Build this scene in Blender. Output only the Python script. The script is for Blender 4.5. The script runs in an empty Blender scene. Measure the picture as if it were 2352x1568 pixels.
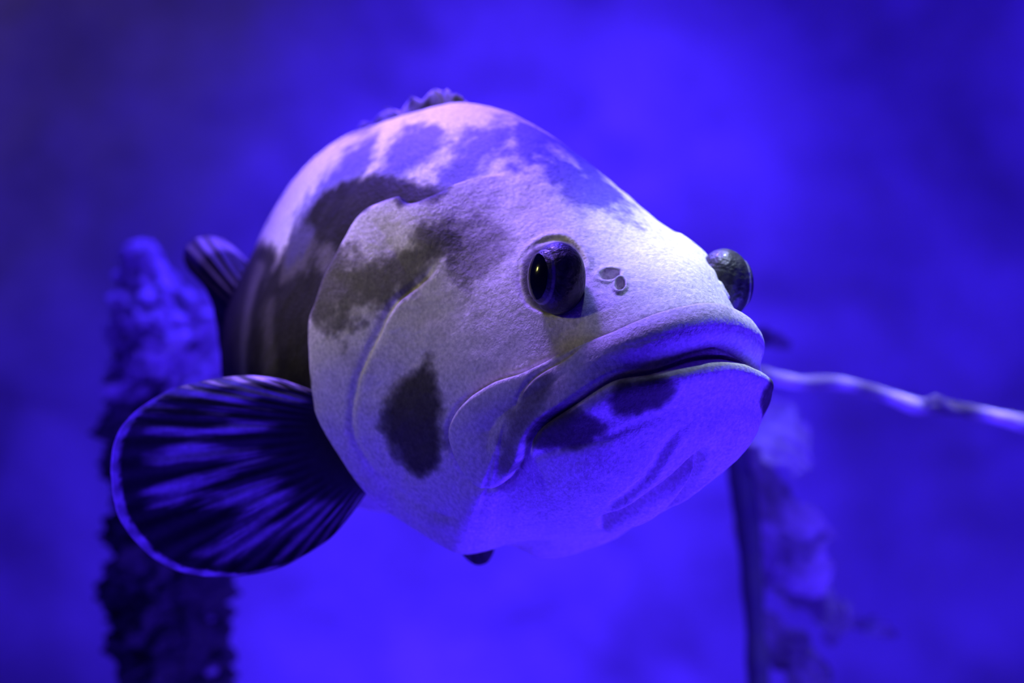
import bpy, math, random
import numpy as np
from mathutils import Vector

# ------------------------------------------------------------------ camera, world, light, exposure
SC = bpy.context.scene
COL = SC.collection
FPX = 60/36*2352                     # focal length in pixels of the 2352 px wide frame
cam = bpy.data.objects.new('camera', bpy.data.cameras.new('camera'))
COL.objects.link(cam); SC.camera = cam
cam.data.lens = 60; cam.data.sensor_width = 36
cam.location = (0, 0, 0); cam.rotation_euler = (math.pi/2, 0, 0)
cam.data.clip_start = .05; cam.data.clip_end = 60
cam.data.dof.use_dof = True; cam.data.dof.focus_distance = 1.27; cam.data.dof.aperture_fstop = 3.2

w = bpy.data.worlds.new('water'); SC.world = w; w.use_nodes = True
w.node_tree.nodes['Background'].inputs[0].default_value = (.045, .012, 1, 1)
w.node_tree.nodes['Background'].inputs[1].default_value = .06
SC.view_settings.view_transform = 'Standard'
SC.view_settings.look = 'None'
SC.view_settings.exposure = 0
SC.view_settings.gamma = 1
SC.view_settings.use_curve_mapping = False
SC.cycles.use_denoising = True
SC.cycles.max_bounces = 5

def lamp(name, kind, loc, target, energy, color, size=.5, spot=60, blend=.8):
    d = bpy.data.lights.new(name, kind); d.energy = energy; d.color = color
    if kind == 'AREA': d.shape = 'DISK'; d.size = size
    if kind == 'SPOT': d.spot_size = math.radians(spot); d.spot_blend = blend; d.shadow_soft_size = size
    o = bpy.data.objects.new(name, d); COL.objects.link(o); o.location = loc
    o.rotation_euler = (Vector(target)-Vector(loc)).to_track_quat('-Z', 'Y').to_euler()
    return o
BLUE = (.05, .012, 1)
lamp('tank_spotlight', 'SPOT', (.24, 1.50, 1.9), (.172, 1.385, .06), 380, (.60, .74, 1), .04, 9, 1)
lamp('back_spotlight', 'SPOT', (-.50, 2.05, 1.7), (-.07, 1.56, .13), 800, (.26, .14, 1), .25, 21, 1)
lamp('tank_top_light', 'AREA', (.1, 1.8, 1.9), (0, 1.5, .1), 14, (.07, .03, 1), .5)
lamp('blue_floor_fill', 'AREA', (1.2, .9, -1.1), (.15, 1.35, -.1), 56, (.052, .013, 1), 1.0)  # unseen fill standing in for blue bounce off the floor
lamp('blue_floor_fill', 'AREA', (-.8, .7, -1.2), (-.15, 1.4, -.15), 11, (.04, .008, 1), .8)  # second unseen fill, added for the lower cheek and pectoral fin
lamp('visitor_room_light', 'SPOT', (-1.75, 1.25, .75), (-.16, 1.47, .16), 190, (1, .92, .26), .2, 10, 1)
lamp('wall_warm_fill', 'SPOT', (-2.5, 1.0, 2.2), (-2.1, 5.2, 1.5), 34, (1, .72, .2), .3, 44, 1)  # added warm fill that tints the upper left of the wall
lamp('post_top_fill', 'AREA', (-.3, 2.9, 1.7), (-.3, 2.6, 0), 75, (.05, .020, 1), .8)  # unseen blue fill added above the post
lamp('branch_fill_spot', 'SPOT', (.75, 2.0, 1.8), (.62, 2.1, -.1), 330, (.42, .36, 1), .1, 26, 1)  # added spot that brightens the branch from above
lamp('kelp_fill', 'SPOT', (1.0, 1.3, .5), (.38, 2.5, -.27), 40, (.055, .02, 1), .3, 24, .8)  # added blue fill aimed at the fronds
lamp('wall_floodlight', 'SPOT', (.2, 2.6, 3.2), (.02, 5.2, .35), 1150, (.053, .019, 1), .3, 29, 1)
lamp('wall_uplight', 'SPOT', (.1, 3.0, -1.0), (-.08, 5.2, -1.15), 230, (.047, .014, 1), .3, 56, 1)
lamp('wall_side_light', 'SPOT', (3.6, 2.8, 1.9), (1.75, 5.2, .2), 400, (.036, .012, 1), .4, 66, 1)

# ------------------------------------------------------------------ helpers
def tag(o, label, cat, group=None, kind=None):
    if label: o['label'] = label
    if cat: o['category'] = cat
    if group: o['group'] = group
    if kind: o['kind'] = kind
    return o
def empty(name, loc):
    o = bpy.data.objects.new(name, None); COL.objects.link(o); o.location = loc; o.empty_display_size = .05
    return o
def mesh_obj(name, verts, faces, mat, parent=None, smooth=True, colors=None):
    verts = np.asarray(verts, float)
    me = bpy.data.meshes.new(name)
    if isinstance(faces, np.ndarray):
        me.vertices.add(len(verts)); me.vertices.foreach_set('co', verts.astype(np.float32).ravel())
        n = faces.shape[1]
        me.loops.add(faces.size); me.loops.foreach_set('vertex_index', faces.astype(np.int32).ravel())
        me.polygons.add(len(faces))
        me.polygons.foreach_set('loop_start', np.arange(0, faces.size, n, dtype=np.int32))
        me.update(calc_edges=True); me.validate()
    else:
        me.from_pydata([tuple(v) for v in verts], [], faces); me.update()
    me.polygons.foreach_set('use_smooth', [smooth]*len(me.polygons))
    if colors is not None:
        a = me.color_attributes.new('pigment', 'FLOAT_COLOR', 'POINT')
        c = np.ones((len(verts), 4), np.float32); c[:, :3] = colors
        a.data.foreach_set('color', c.ravel())
    if mat: me.materials.append(mat)
    o = bpy.data.objects.new(name, me); COL.objects.link(o)
    if parent is not None:
        o.parent = parent; o.location = -Vector(parent.location) if not parent.parent else (0, 0, 0)
    return o
def grid_faces(nr, nc, wrap=False):
    i = np.arange(nr-1)[:, None]; j = np.arange(nc if wrap else nc-1)[None]
    j2 = (j+1) % nc
    return np.stack([i*nc+j, i*nc+j2, (i+1)*nc+j2, (i+1)*nc+j], -1).reshape(-1, 4)
def sst(a, b, x):
    t = np.clip((x-a)/(b-a), 0, 1); return t*t*(3-2*t)
def lattice(n, seed):
    return np.random.RandomState(seed).rand(n, n, n)
LAT = lattice(32, 5)
def vnoise(P, f):
    Q = P*f; I = np.floor(Q).astype(int); F = Q-I; F = F*F*(3-2*F); out = 0
    for a in (0, 1):
        for b in (0, 1):
            for c in (0, 1):
                wgt = (F[..., 0] if a else 1-F[..., 0])*(F[..., 1] if b else 1-F[..., 1])*(F[..., 2] if c else 1-F[..., 2])
                out = out+wgt*LAT[(I[..., 0]+a) % 32, (I[..., 1]+b) % 32, (I[..., 2]+c) % 32]
    return out
def fbm(P, f, n=4):
    s = 0; a = 1; t = 0
    for k in range(n):
        s = s+a*(vnoise(P+k*7.3, f)-.5); t += a; a *= .55; f *= 2.1
    return s/t*2
def catmull(P, n):
    P = np.asarray(P, float); Q = np.vstack([2*P[0]-P[1], P, 2*P[-1]-P[-2]]); m = len(P)-1
    u = np.linspace(0, m, n); i = np.minimum(u.astype(int), m-1); t = (u-i)[:, None]
    a, b, c, d = Q[i], Q[i+1], Q[i+2], Q[i+3]
    return .5*((2*b)+(c-a)*t+(2*a-5*b+4*c-d)*t*t+(3*b-a-3*c+d)*t**3)
def proj(P):
    return np.stack([1176+FPX*P[..., 0]/P[..., 1], 784-FPX*P[..., 2]/P[..., 1]], -1)
def at(px, py, Y):
    px, py, Y = np.broadcast_arrays(np.asarray(px, float), py, Y)
    return np.stack([(px-1176)/FPX*Y, Y, (784-py)/FPX*Y], -1)

# ------------------------------------------------------------------ materials
def node_mat(name, base=(.5, .5, .5), rough=.5, attr=False, spec=.3, noise=None, bump=None, sss=0, trans=0, coat=0):
    m = bpy.data.materials.new(name); m.use_nodes = True; nt = m.node_tree; b = nt.nodes['Principled BSDF']
    b.inputs['Roughness'].default_value = rough; b.inputs['Specular IOR Level'].default_value = spec
    b.inputs['Base Color'].default_value = (*base, 1)
    tc = nt.nodes.new('ShaderNodeTexCoord')
    src = None
    if attr:
        a = nt.nodes.new('ShaderNodeAttribute'); a.attribute_name = 'pigment'; src = a.outputs['Color']
    if noise:
        sc, lo, hi = noise
        n = nt.nodes.new('ShaderNodeTexNoise'); n.inputs['Scale'].default_value = sc; n.inputs['Detail'].default_value = 6
        nt.links.new(tc.outputs['Object'], n.inputs['Vector'])
        mr = nt.nodes.new('ShaderNodeMapRange'); mr.inputs[1].default_value = .3; mr.inputs[2].default_value = .7
        mr.inputs[3].default_value = lo; mr.inputs[4].default_value = hi
        nt.links.new(n.outputs[0], mr.inputs[0])
        mx = nt.nodes.new('ShaderNodeMix'); mx.data_type = 'RGBA'; mx.blend_type = 'MULTIPLY'; mx.inputs[0].default_value = 1
        if src: nt.links.new(src, mx.inputs[6])
        else: mx.inputs[6].default_value = (*base, 1)
        nt.links.new(mr.outputs[0], mx.inputs[7]); src = mx.outputs[2]
    if src: nt.links.new(src, b.inputs['Base Color'])
    if bump:
        last = None
        for sc, st in bump:
            n = nt.nodes.new('ShaderNodeTexNoise'); n.inputs['Scale'].default_value = sc; n.inputs['Detail'].default_value = 3
            nt.links.new(tc.outputs['Object'], n.inputs['Vector'])
            bp = nt.nodes.new('ShaderNodeBump'); bp.inputs['Strength'].default_value = 1; bp.inputs['Distance'].default_value = st
            nt.links.new(n.outputs[0], bp.inputs['Height'])
            if last: nt.links.new(last, bp.inputs['Normal'])
            last = bp.outputs[0]
        nt.links.new(last, b.inputs['Normal'])
    if trans: b.inputs['Transmission Weight'].default_value = trans
    if coat: b.inputs['Coat Weight'].default_value = coat; b.inputs['Coat Roughness'].default_value = .08
    if sss:
        b.inputs['Subsurface Weight'].default_value = sss; b.inputs['Subsurface Radius'].default_value = (1, .6, .6)
        b.inputs['Subsurface Scale'].default_value = .004
    return m
M_SKIN = node_mat('grouper_skin', rough=.62, attr=True, spec=.18, noise=(330, .74, 1.2), bump=[(260, .0009), (800, .0004)])
M_FIN = node_mat('fin_membrane', rough=.55, attr=True, spec=.2, noise=(160, .8, 1.2))
M_PUPIL = node_mat('pupil', (.002, .002, .008), .12, spec=.5)
M_ROCK = node_mat('wall_rock', (.62, .6, .62), .9, spec=.1, noise=(1.6, .55, 1.3))

# ------------------------------------------------------------------ the grouper: body surface
def rotm(yaw, pitch, roll):
    y, p, r = np.radians([yaw, pitch, roll])
    f = np.array([np.sin(y)*np.cos(p), -np.cos(y)*np.cos(p), np.sin(p)])
    left0 = np.array([np.cos(y), np.sin(y), 0]); up0 = np.cross(f, left0)
    left = left0*np.cos(r)+up0*np.sin(r); up = -left0*np.sin(r)+up0*np.cos(r)
    return np.stack([f, left, up], 1)
RF = rotm(38, 2, -3); TF = np.array([.101, 1.36, .058])
def to_world(P): return P@RF.T+TF

ROWS = np.array([  # x, top, bottom, half width, height of the widest point
 (.105, -.088, -.088, 0, -.088), (.104, -.070, -.106, .026, -.088), (.098, -.050, -.130, .056, -.092), (.082, -.032, -.154, .078, -.098),
 (.052, -.006, -.178, .094, -.106), (.008, .026, -.198, .105, -.106), (-.05, .070, -.214, .118, -.085), (-.12, .116, -.228, .130, -.065),
 (-.20, .153, -.236, .135, -.045), (-.28, .170, -.236, .128, -.05), (-.40, .165, -.23, .112, -.045), (-.55, .130, -.20, .082, -.035),
 (-.70, .07, -.13, .05, -.03), (-.82, .038, -.065, .028, -.012), (-.90, .034, -.052, .016, -.01), (-.93, -.008, -.012, 0, -.01)])
def spline_rows(n1, n2):
    R0 = ROWS; g = R0[1].copy(); g[1], g[2], g[3] = R0[1][2], R0[1][1], -R0[1][3]
    Q = np.vstack([g, R0, 2*R0[-1]-R0[-2]]); m = len(R0)-1
    d = np.r_[0, np.cumsum(np.maximum(np.abs(np.diff(R0[:, 0])), np.abs(np.diff(R0[:, 3]))))]
    s = np.r_[np.linspace(0, d[9], n1), np.linspace(d[9], d[-1], n2)[1:]]
    u = np.interp(s, d, np.arange(m+1)); i = np.minimum(u.astype(int), m-1); t = (u-i)[:, None]
    a, b, c, e = Q[i], Q[i+1], Q[i+2], Q[i+3]
    return .5*((2*b)+(c-a)*t+(2*a-5*b+4*c-e)*t*t+(3*b-a-3*c+e)*t**3)
NTH = 900
S = spline_rows(430, 190)
NR = len(S)
th = np.arange(NTH)/NTH*2*np.pi
x, zt, zb, hw, zc = [S[:, k][:, None] for k in range(5)]
zt = np.maximum(zt, zb+1e-5); hw = np.maximum(hw, 0); zc = np.clip(zc, zb, zt)
c, s = np.cos(th)[None], np.sin(th)[None]
pt = 2/1.95; pb = 2/2.2
Zl = np.where(c >= 0, zc+(zt-zc)*np.abs(c)**pt, zc-(zc-zb)*np.abs(c)**pb)
qs = np.where(c >= 0, pt, pb)
Yl = -hw*np.sign(s)*np.abs(s)**qs
P0 = np.stack([np.broadcast_to(x, Yl.shape), Yl, Zl], -1)
def bend(P):
    P = P.copy(); t = np.clip(-P[..., 0]-.22, 0, None)
    P[..., 1] += .38*t**2; P[..., 0] += .10*t**2
    return P
W0 = to_world(bend(P0))
def normals(W):
    du = np.gradient(W, axis=0); dv = np.roll(W, -1, 1)-np.roll(W, 1, 1)
    n = np.cross(dv, du); l = np.linalg.norm(n, axis=-1, keepdims=True); n = n/np.maximum(l, 1e-12)
    n[0] = n[1]; n[-1] = n[-2]; n[0] = n[2].mean(0)/np.linalg.norm(n[2].mean(0))
    return n
# fit the outline: base silhouette -> the photographed outline, a smooth warp at constant depth
OUT = [(1030,236),(1100,240),(1170,258),(1250,300),(1330,356),(1400,412),(1450,453),(1490,495),(1530,530),(1580,562),(1622,590),(1650,655),(1675,705),(1702,748),
 (1718,790),(1726,840),(1748,880),(1757,930),(1748,985),(1715,1030),(1650,1090),(1560,1155),(1480,1195),(1400,1222),(1300,1236),(1200,1242),(1130,1240),(1050,1226),
 (960,1190),(850,1135),(520,870),(506,830),(508,760),(524,700),(552,640),(572,600),(600,540),(645,455),(705,375),(775,322),(850,290),(930,266),(985,250)]
OUT = np.array(OUT, float)
CEN = np.array([1200., 740.])
def ang(P): return np.arctan2(P[..., 1]-CEN[1], P[..., 0]-CEN[0])
px0 = proj(W0)
aa = ang(px0).ravel(); rr = np.hypot(*(px0-CEN).reshape(-1, 2).T)
nb = 720; bi = ((aa+np.pi)/(2*np.pi)*nb).astype(int) % nb
rad = np.zeros(nb); np.maximum.at(rad, bi, rr)
def base_r(a):
    k = ((a+np.pi)/(2*np.pi)*nb-.5); i = np.floor(k).astype(int); f = k-i
    return rad[i % nb]*(1-f)+rad[(i+1) % nb]*f
a_t = ang(OUT); SRC = CEN+np.stack([np.cos(a_t), np.sin(a_t)], -1)*base_r(a_t)[:, None]
keep = np.ones(len(OUT), bool); keep[29:31] = False
LM = [((0.004, -.080, -.004), (1270, 643)), ((.088, 0, -.038), (1640, 706)), ((.105, 0, -.078), (1650, 822))]   # inner landmarks
src = np.vstack([SRC[keep], proj(to_world(np.array([l[0] for l in LM])))])
dst = np.vstack([OUT[keep], np.array([l[1] for l in LM])])
def tps_fit(X, Y, lam=60.):
    r = np.linalg.norm(X[:, None]-X[None], axis=-1); K = np.where(r > 0, r*r*np.log(r+1e-9), 0)/1e4
    n = len(X); Pm = np.c_[np.ones(n), X/1000]; A = np.zeros((n+3, n+3)); A[:n, :n] = K+lam*np.eye(n)*.01; A[:n, n:] = Pm; A[n:, :n] = Pm.T
    return np.linalg.solve(A, np.vstack([Y, np.zeros((3, Y.shape[1]))]))
TPS = tps_fit(src, dst-src)
def warp_px(p):
    sh = p.shape; p = p.reshape(-1, 2); out = p@(TPS[-2:]/1000)+TPS[-3]
    for k in range(len(src)):
        r2 = ((p-src[k])**2).sum(1); out += (.5*r2*np.log(r2+1e-9)/1e4)[:, None]*TPS[k]
    return (p+out).reshape(sh)
def warp_world(W):
    p = warp_px(proj(W)); return at(p[..., 0], p[..., 1], W[..., 1])
W1 = warp_world(W0)
N1 = normals(W1)
if (N1[200, 0, 2] < 0): N1 = -N1
# chart: where each point (or its mirror twin on the near side) lies in the picture of the near side
Hn = NTH//2
idx = np.arange(NTH); mir = np.where(idx <= Hn, idx, NTH-idx)      # theta 0..pi is the fish's right (near) side
UV = proj(W1)[:, mir]
view = W1/np.linalg.norm(W1, axis=-1, keepdims=True)
face = -(N1*view).sum(-1); FACE = sst(-.25, .05, face[:, mir])
HX = P0[..., 0]

def seg_dist(uv, poly, n=None, margin=160):
    """distance, side (+1 left of the direction of travel on screen) and fade parameter along a curve"""
    C = catmull(poly, n or len(poly)*6) if len(poly) > 2 else np.asarray(poly, float)
    best = np.full(uv.shape[:-1], 1e9); side = np.ones_like(best); par = np.full_like(best, .5)
    lo, hi = C.min(0)-margin, C.max(0)+margin
    m = ((uv > lo) & (uv < hi)).all(-1); p = uv[m]
    b = np.full(len(p), 1e18); sd = np.zeros(len(p)); pr = np.zeros(len(p)); K = len(C)-1
    for k in range(K):
        a, e = C[k], C[k+1]; d = e-a; L2 = max(d@d, 1e-9)
        t = np.clip(((p-a)@d)/L2, 0, 1); q = p-a-t[:, None]*d; r2 = (q*q).sum(1)
        u = r2 < b; b[u] = r2[u]; sd[u] = (d[0]*q[u, 1]-d[1]*q[u, 0]); pr[u] = (k+t[u])/K
    best[m] = np.sqrt(b); side[m] = np.sign(sd); par[m] = pr
    return best, side, par
DISP = np.zeros(UV.shape[:2])
PX = 1.33/FPX                                                       # metres per pixel at the head
def ends(par, f0, f1):
    r = np.ones_like(par)
    if f0 > 0: r = r*sst(0, f0, par)
    if f1 > 0: r = r*sst(0, f1, 1-par)
    return r
def groove(poly, h, wd, f0=.15, f1=.15):
    global DISP
    d, s_, p = seg_dist(UV, poly); DISP -= h/1000*np.exp(-(d/wd)**2)*ends(p, f0, f1)*FACE
def ridge(poly, h, wd, f0=.15, f1=.15): groove(poly, -h, wd, f0, f1)
def step(poly, h, edge, reach, sgn, f0=.12, f1=.12, soft_end=None, pw=2):
    """raise the side sgn of a curve by h mm, falling back to nothing over reach px"""
    global DISP
    d, s_, p = seg_dist(UV, poly, margin=max(160, reach*2.4)); sd = d*s_*sgn
    if soft_end and len(soft_end) == 3: h = h*(1-np.exp(-((UV-np.array(soft_end[:2]))**2).sum(-1)/soft_end[2]**2))
    elif soft_end: h = h*(1-sst(soft_end[0], soft_end[1], UV[..., 0])*(1-sst(600, 800, UV[..., 1])))
    DISP += h/1000*sst(-edge*.5, edge, sd)*np.exp(-np.minimum(np.maximum(sd, 0)/reach, 9)**pw)*ends(p, f0, f1)*FACE
def blob(cx, cy, rx, ry, rot, h):
    global DISP
    a = math.radians(rot); d = UV-np.array([cx, cy]); u = d[..., 0]*math.cos(a)+d[..., 1]*math.sin(a); v = -d[..., 0]*math.sin(a)+d[..., 1]*math.cos(a)
    DISP += h/1000*np.exp(-(u/rx)**2-(v/ry)**2)*FACE
LIP_TOP = [(1730,770),(1700,735),(1666,713),(1622,704),(1578,710),(1510,730),(1459,752),(1408,774),(1357,788),(1289,810),(1258,830),(1211,854),(1163,868),(1136,878),(1095,903),
 (1065,929),(1048,960),(1044,993),(1058,1028),(1085,1068),(1119,1096),(1153,1107),(1177,1096),(1190,1072)]
MOUTH = [(1760,850),(1721,838),(1680,823),(1636,820),(1595,825),(1544,840),(1493,854),(1442,861),(1408,871),(1374,891),(1340,914),(1306,936),(1272,956),(1245,976),(1228,997),(1219,1020),(1208,1046),(1192,1076)]
PREMAX = [(1400,785),(1357,800),(1320,823),(1272,851),(1238,874),(1211,902),(1195,935),(1187,965)]
LOWLIP = [(1210,1062),(1245,1038),(1289,1027),(1340,1017),(1391,1004),(1442,983),(1493,963),(1544,942),(1595,922)]
OPERC = [(1045,450),(1031,459),(993,486),(969,493),(949,478),(908,489),(874,503),(847,530),(827,564),(806,608),(782,652),(766,700),(752,740),(750,798),(756,872),(765,925),
 (785,965),(812,1012),(836,1051),(863,1085),(904,1125),(955,1159),(1006,1190),(1057,1217),(1101,1234),(1160,1243),(1260,1238)]
PREOP = [(1045,590),(1005,635),(960,668),(919,708),(890,768),(869,821),(854,872),(849,930),(857,980),(877,1017),(904,1054),(938,1085),(989,1115),(1040,1143),(1067,1153),(1086,1178)]
JAWFOLD = [(1600,955),(1561,990),(1537,1017),(1517,1045),(1503,1068),(1483,1096),(1459,1119),(1425,1147),(1370,1185)]
JAWEDGE = [(1715,960),(1646,1015),(1595,1058),(1544,1106),(1493,1140),(1452,1164),(1415,1184),(1370,1205)]
CHIN = [(1712,850),(1711,865),(1707,905),(1697,946),(1673,985),(1630,1030)]
step([(1560,330),(1300,380),(1150,400),(1090,420)]+OPERC, 24, 7, 150, -1, 0, .1, (960, 1180))
groove(OPERC, 5, 9, .03, .2)
groove([(795,962),(850,1040),(915,1105),(985,1150),(1060,1185),(1120,1210)], 2.5, 7, .3, .3)
step(LIP_TOP+MOUTH[::-1][1:], 9, 7, 96, -1, 0, 0, None, 4)
groove([(1760,815),(1700,805),(1640,795),(1590,805),(1540,822),(1490,838),(1440,850),(1400,860),(1360,880)], 7, 24, 0, .35)
blob(1650, 885, 95, 45, 4, 6)
groove(LIP_TOP, 4, 7, 0, .02); groove(LIP_TOP[14:], 4.5, 8, .1, .1)
groove(PREMAX, 2.2, 6, .25, .35); step(PREMAX, 2.5, 8, 30, -1, .2, .5)
ridge([(1700,775),(1640,752),(1570,760),(1500,780),(1430,807),(1370,835),(1310,875),(1260,905)], 4, 30, 0, .3)
groove(MOUTH, 7, 6, 0, .12)
step(MOUTH, 8, 20, 60, -1, 0, .15)
groove([(1720,815),(1680,800),(1640,800),(1590,812),(1540,828),(1490,845),(1440,856)], 6, 11, 0, .3)
ridge([(1700,862),(1650,850),(1600,858),(1530,880),(1450,895),(1390,925),(1330,960),(1270,992)], 4, 26, 0, .2)
groove(LOWLIP, 1.6, 11, .15, .5)
groove(PREOP, 3.4, 8, .2, .15); step(PREOP, 3, 10, 60, -1, .2, .6)
groove(JAWFOLD, 2.5, 9, .3, .1); ridge(np.array(JAWFOLD)+(14, 8), 2.5, 10, .3, .1)
groove(JAWEDGE, 11, 8, .35, .05); ridge(np.array(JAWEDGE)+(8, 22), 5, 14, .3, .1)
groove(CHIN, 4, 9, .1, .3); ridge(np.array(CHIN)+(-26, 0), 3, 18, .1, .3)
ridge([(935,1110),(880,1075),(840,1030),(800,960),(785,900)], 1.5, 18)
# orbit, brow, hollow under the eye, nostrils
blob(1272, 648, 105, 110, 0, 7); blob(1300, 790, 60, 80, 0, -5); blob(1420, 720, 90, 50, -10, 2)
ridge([(1190,640),(1205,590),(1250,552),(1310,552),(1350,600),(1352,650)], 2, 9)
groove([(1196,650),(1200,600),(1245,562),(1300,560),(1340,600),(1345,660),(1320,710),(1270,722),(1215,700),(1196,650)], 1.4, 6, 0, 0)
def hole(cx, cy, rx, ry, rot, depth, rim):
    global DISP
    a = math.radians(rot); d = UV-np.array([cx, cy]); u = (d[..., 0]*math.cos(a)+d[..., 1]*math.sin(a))/rx; v = (-d[..., 0]*math.sin(a)+d[..., 1]*math.cos(a))/ry
    r = np.hypot(u, v); DISP += (-depth/1000*(1-sst(.55, 1.1, r))+rim/1000*np.exp(-((r-1.35)/.32)**2))*FACE
hole(1402, 634, 23, 12, -14, 9, 1.2)
hole(1426, 659, 10, 13, 25, 8, 2.2)
# forehead ridges under the skin
W2 = W1+N1*DISP[..., None]
W2 += N1*(fbm(P0, 26, 3)*.0012+fbm(P0, 90, 2)*.0004)[..., None]
N2 = normals(W2)
if (N2[200, 0, 2] < 0): N2 = -N2

# pigment: dark bars and blotches on pale skin, plus painted chin shade (same on both flanks)
def inside(poly, soft):
    C = catmull(np.vstack([poly, poly[:1]]), len(poly)*6); x_, y_ = UV[..., 0], UV[..., 1]; ins = np.zeros(x_.shape, bool)
    for k in range(len(C)-1):
        (xa, ya), (xb, yb) = C[k], C[k+1]
        if abs(yb-ya) < 1e-9: continue
        ins ^= ((ya > y_) != (yb > y_)) & (x_ < (xb-xa)*(y_-ya)/(yb-ya)+xa)
    d, _, _ = seg_dist(UV, np.vstack([poly, poly[:1]]))
    return np.where(ins, 1, -1)*d/soft
nz = fbm(P0, 30, 5); nf = fbm(P0+3, 120, 3)
str_ = P0*np.array([10, 60, 60])
dark = np.zeros(UV.shape[:2]); slate = np.zeros(UV.shape[:2])
def patch(poly, amt, soft=18, rough=.9, bar=False):
    global dark, slate
    v = sst(-1, 1, inside(np.array(poly, float), soft)+nz*rough*2+nf*rough); 
    if bar: slate = np.maximum(slate, amt*v)
    else: dark = np.maximum(dark, amt*v)
patch([(930,405),(990,420),(1050,440),(1055,462),(1000,498),(965,505),(908,500),(850,528),(826,566),(790,640),(760,720),(758,800),(770,960),(850,1090),(700,1050),(560,900),(545,760),(590,640),(640,590),(690,520),(740,450),(800,415),(870,400)], .97, 13)
patch([(480,1000),(480,720),(540,610),(600,560),(660,640),(660,1000)], .9, 20)
patch([(765,730),(785,665),(808,612),(850,600),(910,612),(960,590),(1010,545),(1060,575),(1010,620),(930,680),(860,740),(800,760)], .55, 24, 1.4)
patch([(1040,560),(1120,520),(1170,540),(1150,600),(1060,640)], .25, 26, 1.3)
patch([(985,815),(1010,900),(1020,980),(1030,1050),(985,1060),(930,1010),(915,950),(935,880)], .8, 16, .7)
patch([(1400,920),(1430,885),(1500,872),(1545,890),(1530,925),(1470,950),(1420,950)], .72, 14, .8)
patch([(1225,1010),(1250,975),(1310,945),(1370,950),(1385,990),(1340,1015),(1270,1025)], .72, 14, .8)
patch([(1170,1060),(1180,980),(1215,900),(1280,880),(1250,950),(1205,1010),(1195,1070)], .35, 18, .8)
patch([(1200,285),(1270,310),(1350,370),(1430,430),(1480,495),(1440,495),(1380,478),(1320,450),(1250,400),(1180,390),(1130,360),(1170,310)], .96, 22, 1.0, True)
patch([(1080,300),(1150,285),(1180,330),(1100,400),(1040,470),(990,430),(1030,360)], .92, 20, 1.0, True)
patch([(930,290),(1010,300),(970,380),(900,430),(870,400),(890,340)], .92, 18, 1.0, True)
patch([(800,330),(870,300),(850,380),(760,470),(700,560),(660,600),(690,500),(740,410)], .92, 18, 1.0, True)
patch([(1730,870),(1757,900),(1757,970),(1735,960),(1725,900)], .2, 12, .5)  # shading on the chin bulge, painted into the skin colour
patch([(1230,580),(1300,562),(1335,600),(1330,690),(1260,720),(1210,680),(1205,620)], .85, 8, .1)
def lighten(poly, amt, soft=14, rough=1.):
    global dark
    dark = dark*(1-amt*sst(-1, 1, inside(np.array(poly, float), soft)+nz*rough*2+nf*rough))
lighten([(590,600),(566,680),(552,800),(554,870),(566,870),(566,800),(582,690),(606,610)], .30, 8, .5)
lighten([(650,570),(700,520),(722,560),(700,620),(650,640)], .28)
lighten([(735,570),(755,565),(765,600),(745,625),(730,600)], .35)
lighten([(605,700),(625,690),(628,860),(608,870)], .22, 12)
dark = np.clip(dark+np.clip(nz, 0, 1)*.10+nf*.04, 0, 1)[..., None]
PALE = np.array([.74, .70, .66]); DARK = np.array([.007, .0055, .005]); SLATE = np.array([.075, .05, .36])
slate = (slate*(1-dark[..., 0]))[..., None]
pig = PALE**(1-dark)*DARK**dark*1.0
pig = .35*(PALE*(1-dark)+DARK*dark)+.65*pig
pig = pig*(1-slate)+SLATE*slate

root = empty('grouper', tuple(to_world(np.array([-.2, 0, -.26]))))
tag(root, 'large pale grouper with dark blotches swimming toward the glass', 'fish')
mesh_obj('body', W2.reshape(-1, 3), grid_faces(NR, NTH, True), M_SKIN, root, colors=pig.reshape(-1, 3))

# ------------------------------------------------------------------ eyes
def near_depth(px, py):
    d = ((proj(W2)-np.array([px, py]))**2).sum(-1)+np.where(-(N2*view).sum(-1) > 0, 0, 1e9)
    k = np.unravel_index(np.argmin(d), d.shape); return W2[k][1]
def eye(px, py, Y, R_, gaze, up):
    cen = at(px, py, Y); g = np.array(gaze, float); g /= np.linalg.norm(g)
    a = np.cross(g, up); a /= np.linalg.norm(a); b = np.cross(a, g)
    n, m = 60, 96; v = []; cl = []
    for i in range(n):
        ph = math.pi*i/(n-1)
        for j in range(m):
            t = 2*math.pi*j/m; r = R_
            deg = math.degrees(ph)
            r *= 1+.10*math.exp(-(deg/44)**4)-.03*math.exp(-((deg-50)/4)**2)
            if deg < 37: r *= 1-.0
            rr_ = math.sin(ph)*(1+.30*abs(math.sin(t))**2)
            v.append(cen+R_*0+r*(math.cos(ph)*g+rr_*(math.cos(t)*a+math.sin(t)*b)))
            if deg > 50: k = .032+.018*math.sin(t*3+deg*.1)*math.sin(deg*.13+t*2)
            elif deg > 45: k = .2
            else: k = .05
            cl.append((k*1.05, k, k*1.15))
    o = mesh_obj('eye', v, grid_faces(n, m, True), M_EYE, root, colors=np.array(cl))
    # the pupil: a shallow dark lens in front of the iris
    v = []; n2 = 14
    for i in range(n2):
        q = i/(n2-1)*math.radians(38)
        for j in range(48):
            t = 2*math.pi*j/48; r = R_*1.115
            v.append(cen+r*(math.cos(q)*g+math.sin(q)*(math.cos(t)*a+1.3*math.sin(t)*b)*(.92)))
    pu = mesh_obj('pupil', v, grid_faces(n2, 48, True), M_PUPIL, o)
    return o
M_EYE = node_mat('eye_skin', rough=.5, attr=True, spec=.4, bump=[(250, .0012), (90, .002)], coat=.1)
right = -RF[:, 1]; fwd = RF[:, 0]; upv = RF[:, 2]
ye = near_depth(1285, 740)
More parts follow.
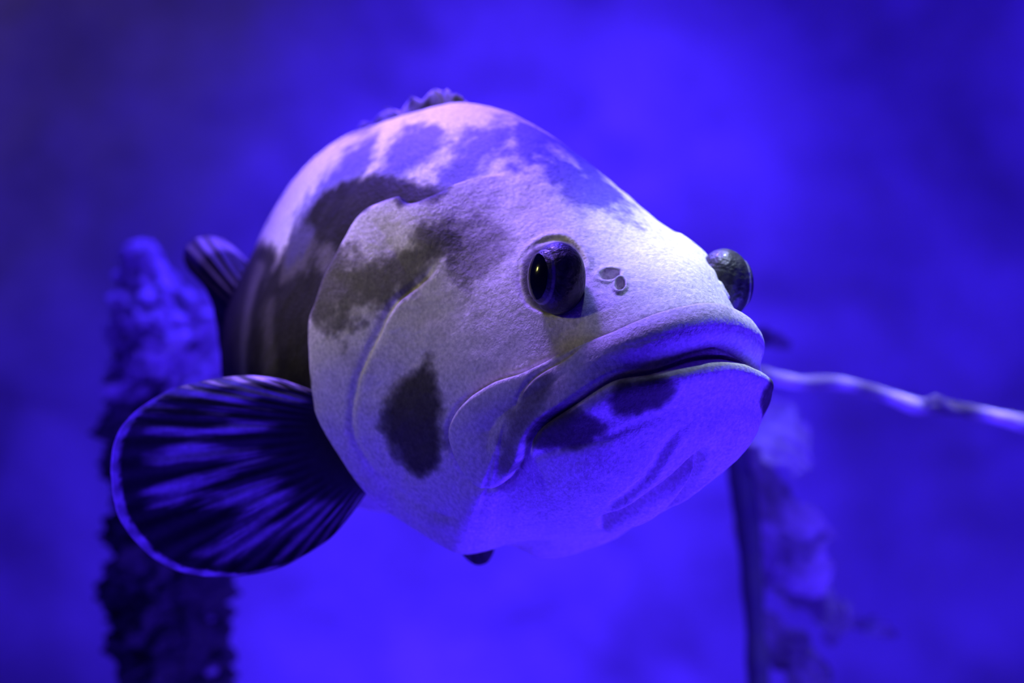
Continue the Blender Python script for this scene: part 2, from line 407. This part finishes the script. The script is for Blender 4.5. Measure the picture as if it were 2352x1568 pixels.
eye(1281, 639, ye+.003, .0212, right*1-fwd*.08+upv*.0, upv)
yl = near_depth(1622, 650)+.068
eye(1663, 651, yl, .0218, -right*1+fwd*.25+upv*.05, upv)

# ------------------------------------------------------------------ fins
def fan(name, base, rim, depth, mat, parent, pigf, nt_=90, ns=260, rays=26, cor=.0010, thick=.0012):
    """thin two sided fan with corrugating rays between a base line and a rim line"""
    B = catmull(base, ns); Rm = catmull(rim, ns); t = np.linspace(0, 1, nt_)[:, None, None]
    P2 = B[None]*(1-t)+Rm[None]*t
    s_ = np.linspace(0, 1, ns)[None]; T = t[..., 0]
    Y = depth(P2, T, s_)
    W = at(P2[..., 0], P2[..., 1], Y)
    cg = np.sin(s_*rays*2*np.pi)*cor*sst(.15, .6, T)*(1-.4*T)
    thk = thick*(1-.75*T)+.0002
    Wf = W.copy(); Wf[..., 1] += cg-thk; Wb = W.copy(); Wb[..., 1] += cg+thk
    V = np.vstack([Wf.reshape(-1, 3), Wb.reshape(-1, 3)]); n = nt_*ns
    F = grid_faces(nt_, ns); Fb = F[:, ::-1]+n
    e = []
    def strip(ids):
        ids = np.array(ids); e.append(np.stack([ids[:-1], ids[1:], ids[1:]+n, ids[:-1]+n], -1))
    strip(np.arange(ns)); strip((nt_-1)*ns+np.arange(ns)[::-1]); strip(np.arange(nt_)[::-1]*ns); strip(np.arange(nt_)*ns+ns-1)
    colr = pigf(P2, T, s_, W).reshape(-1, 3)
    return mesh_obj(name, V, np.vstack([F, Fb]+e), mat, parent, colors=np.vstack([colr, colr]))
RIM = [(775,922),(700,890),(640,870),(580,862),(520,865),(460,875),(400,890),(345,920),(300,955),(268,1000),(255,1060),(258,1120),(270,1180),(300,1230),(350,1280),(410,1312),(480,1325),
 (560,1322),(640,1305),(700,1275),(760,1235),(800,1190),(830,1150),(856,1110)]
yb = near_depth(800, 1050)
def pec_depth(P2, T, s_):
    return yb-.004-.012*T+.02*np.sin(T*2.6)*(s_-.5)+.02*T*T*(np.abs(s_-.5)*2)**2
def pec_pig(P2, T, s_, W):
    q = np.stack([np.broadcast_to(s_*20, T.shape[:1]+s_.shape[1:]), np.broadcast_to(T*2.6, (T.shape[0], s_.shape[1])), 0*P2[..., 0]], -1)
    n = fbm(q*np.array([1.7, 1, 1])+11, 1, 3); n2 = fbm(np.stack([P2[..., 0], P2[..., 1], 0*P2[..., 0]], -1)/1000, 6, 3)
    pale = sst(.0, .6, n+.35*n2+.25*np.exp(-((T-.62)/.25)**2)-.1)*sst(.30, .42, T+n2*.05)*(1-sst(.86, .93, T))
    pale *= 1-.75*sst(.55, .8, s_)
    top = np.exp(-(s_/.22)**2)*sst(.5, .9, T); pale = np.maximum(pale, top*sst(-.2, .3, n))
    rim = sst(.958, .972, T+n*.03)
    tb = sst(.80, .90, T+n*.03)*np.exp(-((s_-.18)/.11)**2)
    v = np.maximum(.035+.75*tb*sst(-.35, .1, n)+.42*pale+.03*np.clip(n2, -1, 1), .6*rim*(1-.65*sst(.68, .8, s_)))
    yel = (np.exp(-((s_-.03)/.035)**2)*np.exp(-((T-.25)/.3)**2))*.4*sst(-.3, .2, n)
    return np.stack([v+yel, v*.95+yel*.9, v*1.05+yel*.1], -1)
fan('pectoral_fin', [(800,925),(815,960),(835,1010),(855,1060),(865,1105)], RIM, pec_depth, M_FIN, root, pec_pig)

# pelvic fin tip
yp = near_depth(1080, 1225)
def plain(v0):
    def f(P2, T, s_, W):
        n = fbm(W, 60, 3); v = np.clip(v0+n*v0*.8, .01, 1); return np.stack([v, v*.9, v], -1)
    return f
fan('pelvic_fin', [(1030,1222),(1080,1226),(1128,1228)], [(1036,1240),(1060,1272),(1090,1296),(1118,1292),(1134,1266),(1134,1240)], lambda P2, T, s_: yp+.05+0*P2[..., 0], M_FIN, root, plain(.06), 30, 60, 6, .001)

# caudal and soft dorsal fin lobe behind the body
def tail_pig(P2, T, s_, W):
    n = fbm(W, 40, 3); rim = sst(.76, .88, T+n*.05)*(1-sst(.35, .5, s_)); v = .05+.6*rim+.03*n; v = np.clip(v, .02, 1)
    return np.stack([v, v*.95, v*.95], -1)
yt = near_depth(530, 740)
fan('caudal_fin', [(600,640),(590,700),(585,760),(585,830),(600,880)], [(580,612),(558,588),(532,563),(503,546),(472,541),(442,550),(424,575),(424,603),(438,626),(462,650),(484,690),(496,740),(504,800),(512,860),(540,890)],
    lambda P2, T, s_: yt+.05+.10*T, M_FIN, root, tail_pig, 60, 200, 14, .003)

# spiny dorsal fin folded low along the ridge of the back
df = []
k0 = int(np.argmin(np.abs(S[:, 0]+.235))); k1 = int(np.argmin(np.abs(S[:, 0]+.80)))
ks = np.linspace(k0, k1, 420); ridge_p = np.stack([np.interp(ks, np.arange(NR), W2[:, 0, a]) for a in range(3)], -1)
ridge_n = np.stack([np.interp(ks, np.arange(NR), N2[:, 0, a]) for a in range(3)], -1)
g = np.linspace(0, 1, 420); NSP = 13
lean = np.array([-.12, .1, 0])
hgt = (.014*np.sin(np.clip(g*7, 0, np.pi/2))*(1+1.1*g)*(1-sst(.8, 1, g)))*(.62+.38*np.abs(np.cos(g*NSP*np.pi)))
V = []; nl = 9
for sgn in (-1, 1):
    for q in np.linspace(0, 1, nl):
        off = RF[:, 1]*sgn*(.0022*(1-q)+.0004)+RF[:, 1]*(.002*np.sin(g*40)*q)[:, None]
        V.append(ridge_p+ridge_n*((hgt*q-.004*(1-q))[:, None])+off)
V = np.array(V).reshape(-1, 3); F = [grid_faces(nl, 420), grid_faces(nl, 420)[:, ::-1]+nl*420]
a = (nl-1)*420+np.arange(420); F.append(np.stack([a[:-1], a[1:], a[1:]+nl*420, a[:-1]+nl*420], -1))
nn = fbm(V, 60, 3); q = np.tile(np.repeat(np.linspace(0, 1, nl), 420), 2)
v = np.clip(.30+.8*nn+.35*sst(.75, .95, q), .03, .8)
dfin = mesh_obj('dorsal_fin', V, np.vstack(F), M_FIN, root, colors=np.stack([v*.45, v*.35, v], -1))
def tube(name, pts, rads, mat, parent=None, m=12, colors=None):
    pts = np.asarray(pts, float); rads = np.broadcast_to(rads, len(pts)); T = np.gradient(pts, axis=0); T /= np.linalg.norm(T, axis=1, keepdims=True)
    u = np.array([0, 0, 1.]) if abs(T[0][2]) < .8 else np.array([1., 0, 0]); V = []
    for p, t, r in zip(pts, T, rads):
        a = np.cross(t, u); a /= np.linalg.norm(a); b = np.cross(a, t); u = b
        for j in range(m):
            an = 2*math.pi*j/m; V.append(p+r*(math.cos(an)*a+math.sin(an)*b))
    n = len(pts); V.append(pts[0]); V.append(pts[-1]); F = [tuple(f) for f in grid_faces(n, m, True)]
    F += [(j, n*m, (j+1) % m) for j in range(m)]+[((n-1)*m+j, (n-1)*m+(j+1) % m, n*m+1) for j in range(m)]
    return mesh_obj(name, V, F, mat, parent, colors=colors)
M_SPINE = node_mat('spine_bone', (.16, .14, .15), .5, noise=(200, .6, 1.2))
for k in range(NSP-2):
    i = int((k+.25)/NSP*419)
    p = ridge_p[i]; tip = ridge_p[min(i+26, 419)]+ridge_n[i]*(hgt[i]*1.12+.003)
    q = np.linspace(0, 1, 8)[:, None]; tube('fin_spine', p-ridge_n[i]*.003+(tip-p+ridge_n[i]*.003)*q+ridge_n[i]*.004*np.sin(q*3.14), np.linspace(.0016, .0004, 8), M_SPINE, dfin, 8)

# ------------------------------------------------------------------ the tank: rock wall behind
def wall():
    nx, nz_ = 260, 180; X = np.linspace(-5, 5, nx); Z = np.linspace(-1.6, 3.4, nz_); XX, ZZ = np.meshgrid(X, Z)
    P = np.stack([XX, 0*XX, ZZ], -1); d = fbm(P, .8, 4)*.25+np.abs(fbm(P+9, 2.0, 3))*.1
    V = np.stack([XX, 5.4-d, ZZ], -1)
    o = mesh_obj('wall_back', V.reshape(-1, 3), grid_faces(nz_, nx), M_ROCK); o['kind'] = 'structure'
    nx, ny = 160, 120; X = np.linspace(-5, 5, nx); Y = np.linspace(-.5, 5.6, ny); XX, YY = np.meshgrid(X, Y)
    P = np.stack([XX, YY, 0*XX], -1)
    o = mesh_obj('floor', np.stack([XX, YY, -1.5+fbm(P, 1.3, 4)*.08], -1).reshape(-1, 3), grid_faces(ny, nx), node_mat('tank_sand', (.5, .47, .42), .95, noise=(30, .8, 1.1)))
    o['kind'] = 'structure'
wall()

# ------------------------------------------------------------------ encrusted post behind the tail
def post():
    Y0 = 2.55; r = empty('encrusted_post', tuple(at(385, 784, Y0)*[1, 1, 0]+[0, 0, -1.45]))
    tag(r, 'encrusted upright post with its lit top painted in, behind the tail of the grouper', 'post')
    nz_, nt_ = 520, 160; Z = np.linspace(-1.46, (784-548)/FPX*Y0, nz_)[:, None]; t = np.linspace(0, 2*np.pi, nt_, endpoint=False)[None]
    cx = (392-1176)/FPX*Y0; top = Z.max(); zz = top-Z
    rad = .040*sst(.03, .14, zz)+.024; cxx = cx-.040*(1-sst(.02, .16, zz))
    D = np.stack([np.broadcast_to(np.cos(t)*.07, (nz_, nt_)), np.broadcast_to(np.sin(t)*.07, (nz_, nt_)), np.broadcast_to(Z, (nz_, nt_))], -1)
    n = fbm(D, 16, 4); n1 = np.abs(fbm(D+4, 30, 3))
    rad = rad*(1+.55*n+.9*n1+.25*np.abs(fbm(D+9, 60, 2)))*np.sqrt(np.clip(zz/.03, 0.001, 1))
    V = np.stack([cxx+rad*np.cos(t), Y0+rad*np.sin(t), np.broadcast_to(Z, (nz_, nt_))], -1)
    pale = sst(-.02, .05, Z+.10+n*.06)*sst(-.6, -.2, n+n1*.2)  # lit top and shaded lower part painted into the crust colour
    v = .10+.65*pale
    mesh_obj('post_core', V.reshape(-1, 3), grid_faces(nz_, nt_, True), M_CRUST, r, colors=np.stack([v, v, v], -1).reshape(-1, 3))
    rs = np.random.RandomState(3)
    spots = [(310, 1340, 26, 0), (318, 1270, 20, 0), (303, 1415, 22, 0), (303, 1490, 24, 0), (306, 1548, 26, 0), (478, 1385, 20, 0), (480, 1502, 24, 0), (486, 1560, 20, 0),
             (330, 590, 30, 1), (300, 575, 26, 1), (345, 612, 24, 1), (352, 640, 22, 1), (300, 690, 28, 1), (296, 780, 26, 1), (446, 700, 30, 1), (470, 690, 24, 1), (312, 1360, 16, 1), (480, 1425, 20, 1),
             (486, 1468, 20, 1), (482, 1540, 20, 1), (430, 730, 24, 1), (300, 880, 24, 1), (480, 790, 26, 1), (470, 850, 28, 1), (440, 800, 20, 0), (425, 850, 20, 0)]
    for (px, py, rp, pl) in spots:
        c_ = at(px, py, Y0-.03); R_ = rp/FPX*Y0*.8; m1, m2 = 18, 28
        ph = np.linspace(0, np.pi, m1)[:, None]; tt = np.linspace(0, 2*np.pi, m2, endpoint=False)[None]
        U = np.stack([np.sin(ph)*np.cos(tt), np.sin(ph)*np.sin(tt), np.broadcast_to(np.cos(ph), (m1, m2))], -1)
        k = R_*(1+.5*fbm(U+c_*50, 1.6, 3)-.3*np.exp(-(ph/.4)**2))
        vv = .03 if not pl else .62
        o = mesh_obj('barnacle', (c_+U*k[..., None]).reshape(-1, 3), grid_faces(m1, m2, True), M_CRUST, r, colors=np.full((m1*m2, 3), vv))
M_CRUST = node_mat('crust', rough=.8, attr=True, spec=.2, noise=(40, .7, 1.2), bump=[(60, .004)])
post()

# ------------------------------------------------------------------ pale branch and the kelp on the right
def pxtube(name, pts, Y, radpx, mat, parent, n=120, lump=.25, pigf=None, m=24):
    C = catmull(pts, n); u = np.linspace(0, 1, n); YY = Y(u) if callable(Y) else np.full(n, Y)
    P = at(C[:, 0], C[:, 1], YY); r = np.interp(u, np.linspace(0, 1, len(radpx)), radpx)/FPX*YY
    r = r*(1+lump*fbm(P, 22, 3)); r[0] *= .3; r[-1] *= .3
    cl = None
    if pigf is not None:
        v = pigf(u, P); cl = np.repeat(v, m); cl = np.r_[cl, v[0], v[-1]]; cl = np.stack([cl]*3, -1)
    return tube(name, P, r, mat, parent, m, cl)
br = empty('driftwood_branch', tuple(at(2400, 985, 2.1)))
tag(br, 'thin pale branch lit from above, reaching right from behind the chin of the grouper', 'branch')
def bpig(u, P):
    x_ = 1500+u*1000; g = lambda c_, w_: np.exp(-((x_-c_)/w_)**2)
    return .10+.8*np.clip(g(1765, 60)+.7*g(1905, 40)+g(2055, 70)+g(2350, 50), 0, 1)
pxtube('limb', [(1500,800),(1600,820),(1700,846),(1780,868),(1850,880),(1920,879),(1990,893),(2060,917),(2110,934),(2160,934),(2220,942),(2290,957),(2400,985),(2500,1010)], 2.1,
    [14, 15, 18, 17, 19, 15, 14, 20, 20, 16, 15, 20, 22], M_CRUST, br, pigf=bpig, lump=.22)
pxtube('twig', [(2120,930),(2150,915),(2180,935),(2210,945)], 2.08, [8, 9, 6, 4], M_CRUST, br, 40, pigf=lambda u, P: .25+0*u)
kp = empty('kelp_plant', tuple(at(1752, 784, 2.45)*[1, 1, 0]+[0, 0, -1.46]))
tag(kp, 'blurred kelp with a dark upright stalk and ragged blue fronds below the chin', 'kelp')
pxtube('stalk', [(1690,940),(1692,1040),(1712,1160),(1722,1260),(1732,1400),(1742,1568),(1750,1900),(1752,3000)], 2.45, [18, 30, 30, 27, 24, 24, 26, 26], M_STALK := node_mat('kelp_stalk', (.09, .09, .12), .7), kp, 160)
def frond(pts, wpx, Y, tilt, parent, v0):
    C = catmull(pts, 60); u = np.linspace(0, 1, 60); Tn = np.gradient(C, axis=0); Tn /= np.linalg.norm(Tn, axis=1, keepdims=True); Nn = np.stack([-Tn[:, 1], Tn[:, 0]], -1)
    wv = np.interp(u, np.linspace(0, 1, len(wpx)), wpx)*1.25*(1+.15*np.sin(u*19)); wv = np.maximum(wv, 2); q = np.linspace(-1, 1, 21)
    P2 = C[:, None]+Nn[:, None]*wv[:, None, None]*q[None, :, None]
    Yd = Y+tilt*q[None]*wv[:, None]/60*.03+.012*np.sin(u*7)[:, None]+.002*np.sin(q*9+u[:, None]*20)
    W = at(P2[..., 0], P2[..., 1], Yd); Wb = W.copy(); Wb[..., 1] += .005
    n = 60*21; F = grid_faces(60, 21); e = []
    for ids in (np.arange(21), 59*21+np.arange(21)[::-1], np.arange(60)[::-1]*21, np.arange(60)*21+20): e.append(np.stack([ids[:-1], ids[1:], ids[1:]+n, ids[:-1]+n], -1))
    v = np.clip(v0*(1+.2*fbm(W, 9, 2)), .03, .8).reshape(-1)
    c_ = np.stack([v]*3, -1)
    return mesh_obj('frond', np.vstack([W.reshape(-1, 3), Wb.reshape(-1, 3)]), np.vstack([F, F[:, ::-1]+n]+e), M_CRUST, parent, colors=np.vstack([c_, c_]))
for (pts, wp, Y, ti, v0) in [
    ([(1700,900),(1760,960),(1800,1010),(1850,1080)], [30, 50, 52, 20], 2.46, -1, .6),
    ([(1715,1000),(1745,1100),(1790,1170),(1860,1205),(1920,1235)], [30, 40, 34, 28, 8], 2.5, 1.5, .65),
    ([(1740,1160),(1790,1250),(1850,1310),(1910,1330)], [50, 80, 76, 30], 2.55, 1, .6),
    ([(1760,1260),(1840,1330),(1900,1400),(1935,1440)], [30, 46, 30, 10], 2.58, -1, .3),
    ([(1740,1420),(1800,1480),(1850,1540),(1880,1640)], [20, 40, 40, 30], 2.5, 1, .33),
    ([(1900,1480),(1930,1420),(1945,1380)], [10, 24, 8], 2.6, 1, .4),
    ([(1960,1430),(2010,1440),(2060,1460)], [8, 18, 6], 2.7, -1, .4),
    ([(1700,770),(1760,775),(1815,795)], [10, 18, 8], 2.6, 1, .3)]:
    frond(pts, wp, Y, ti, kp, v0)
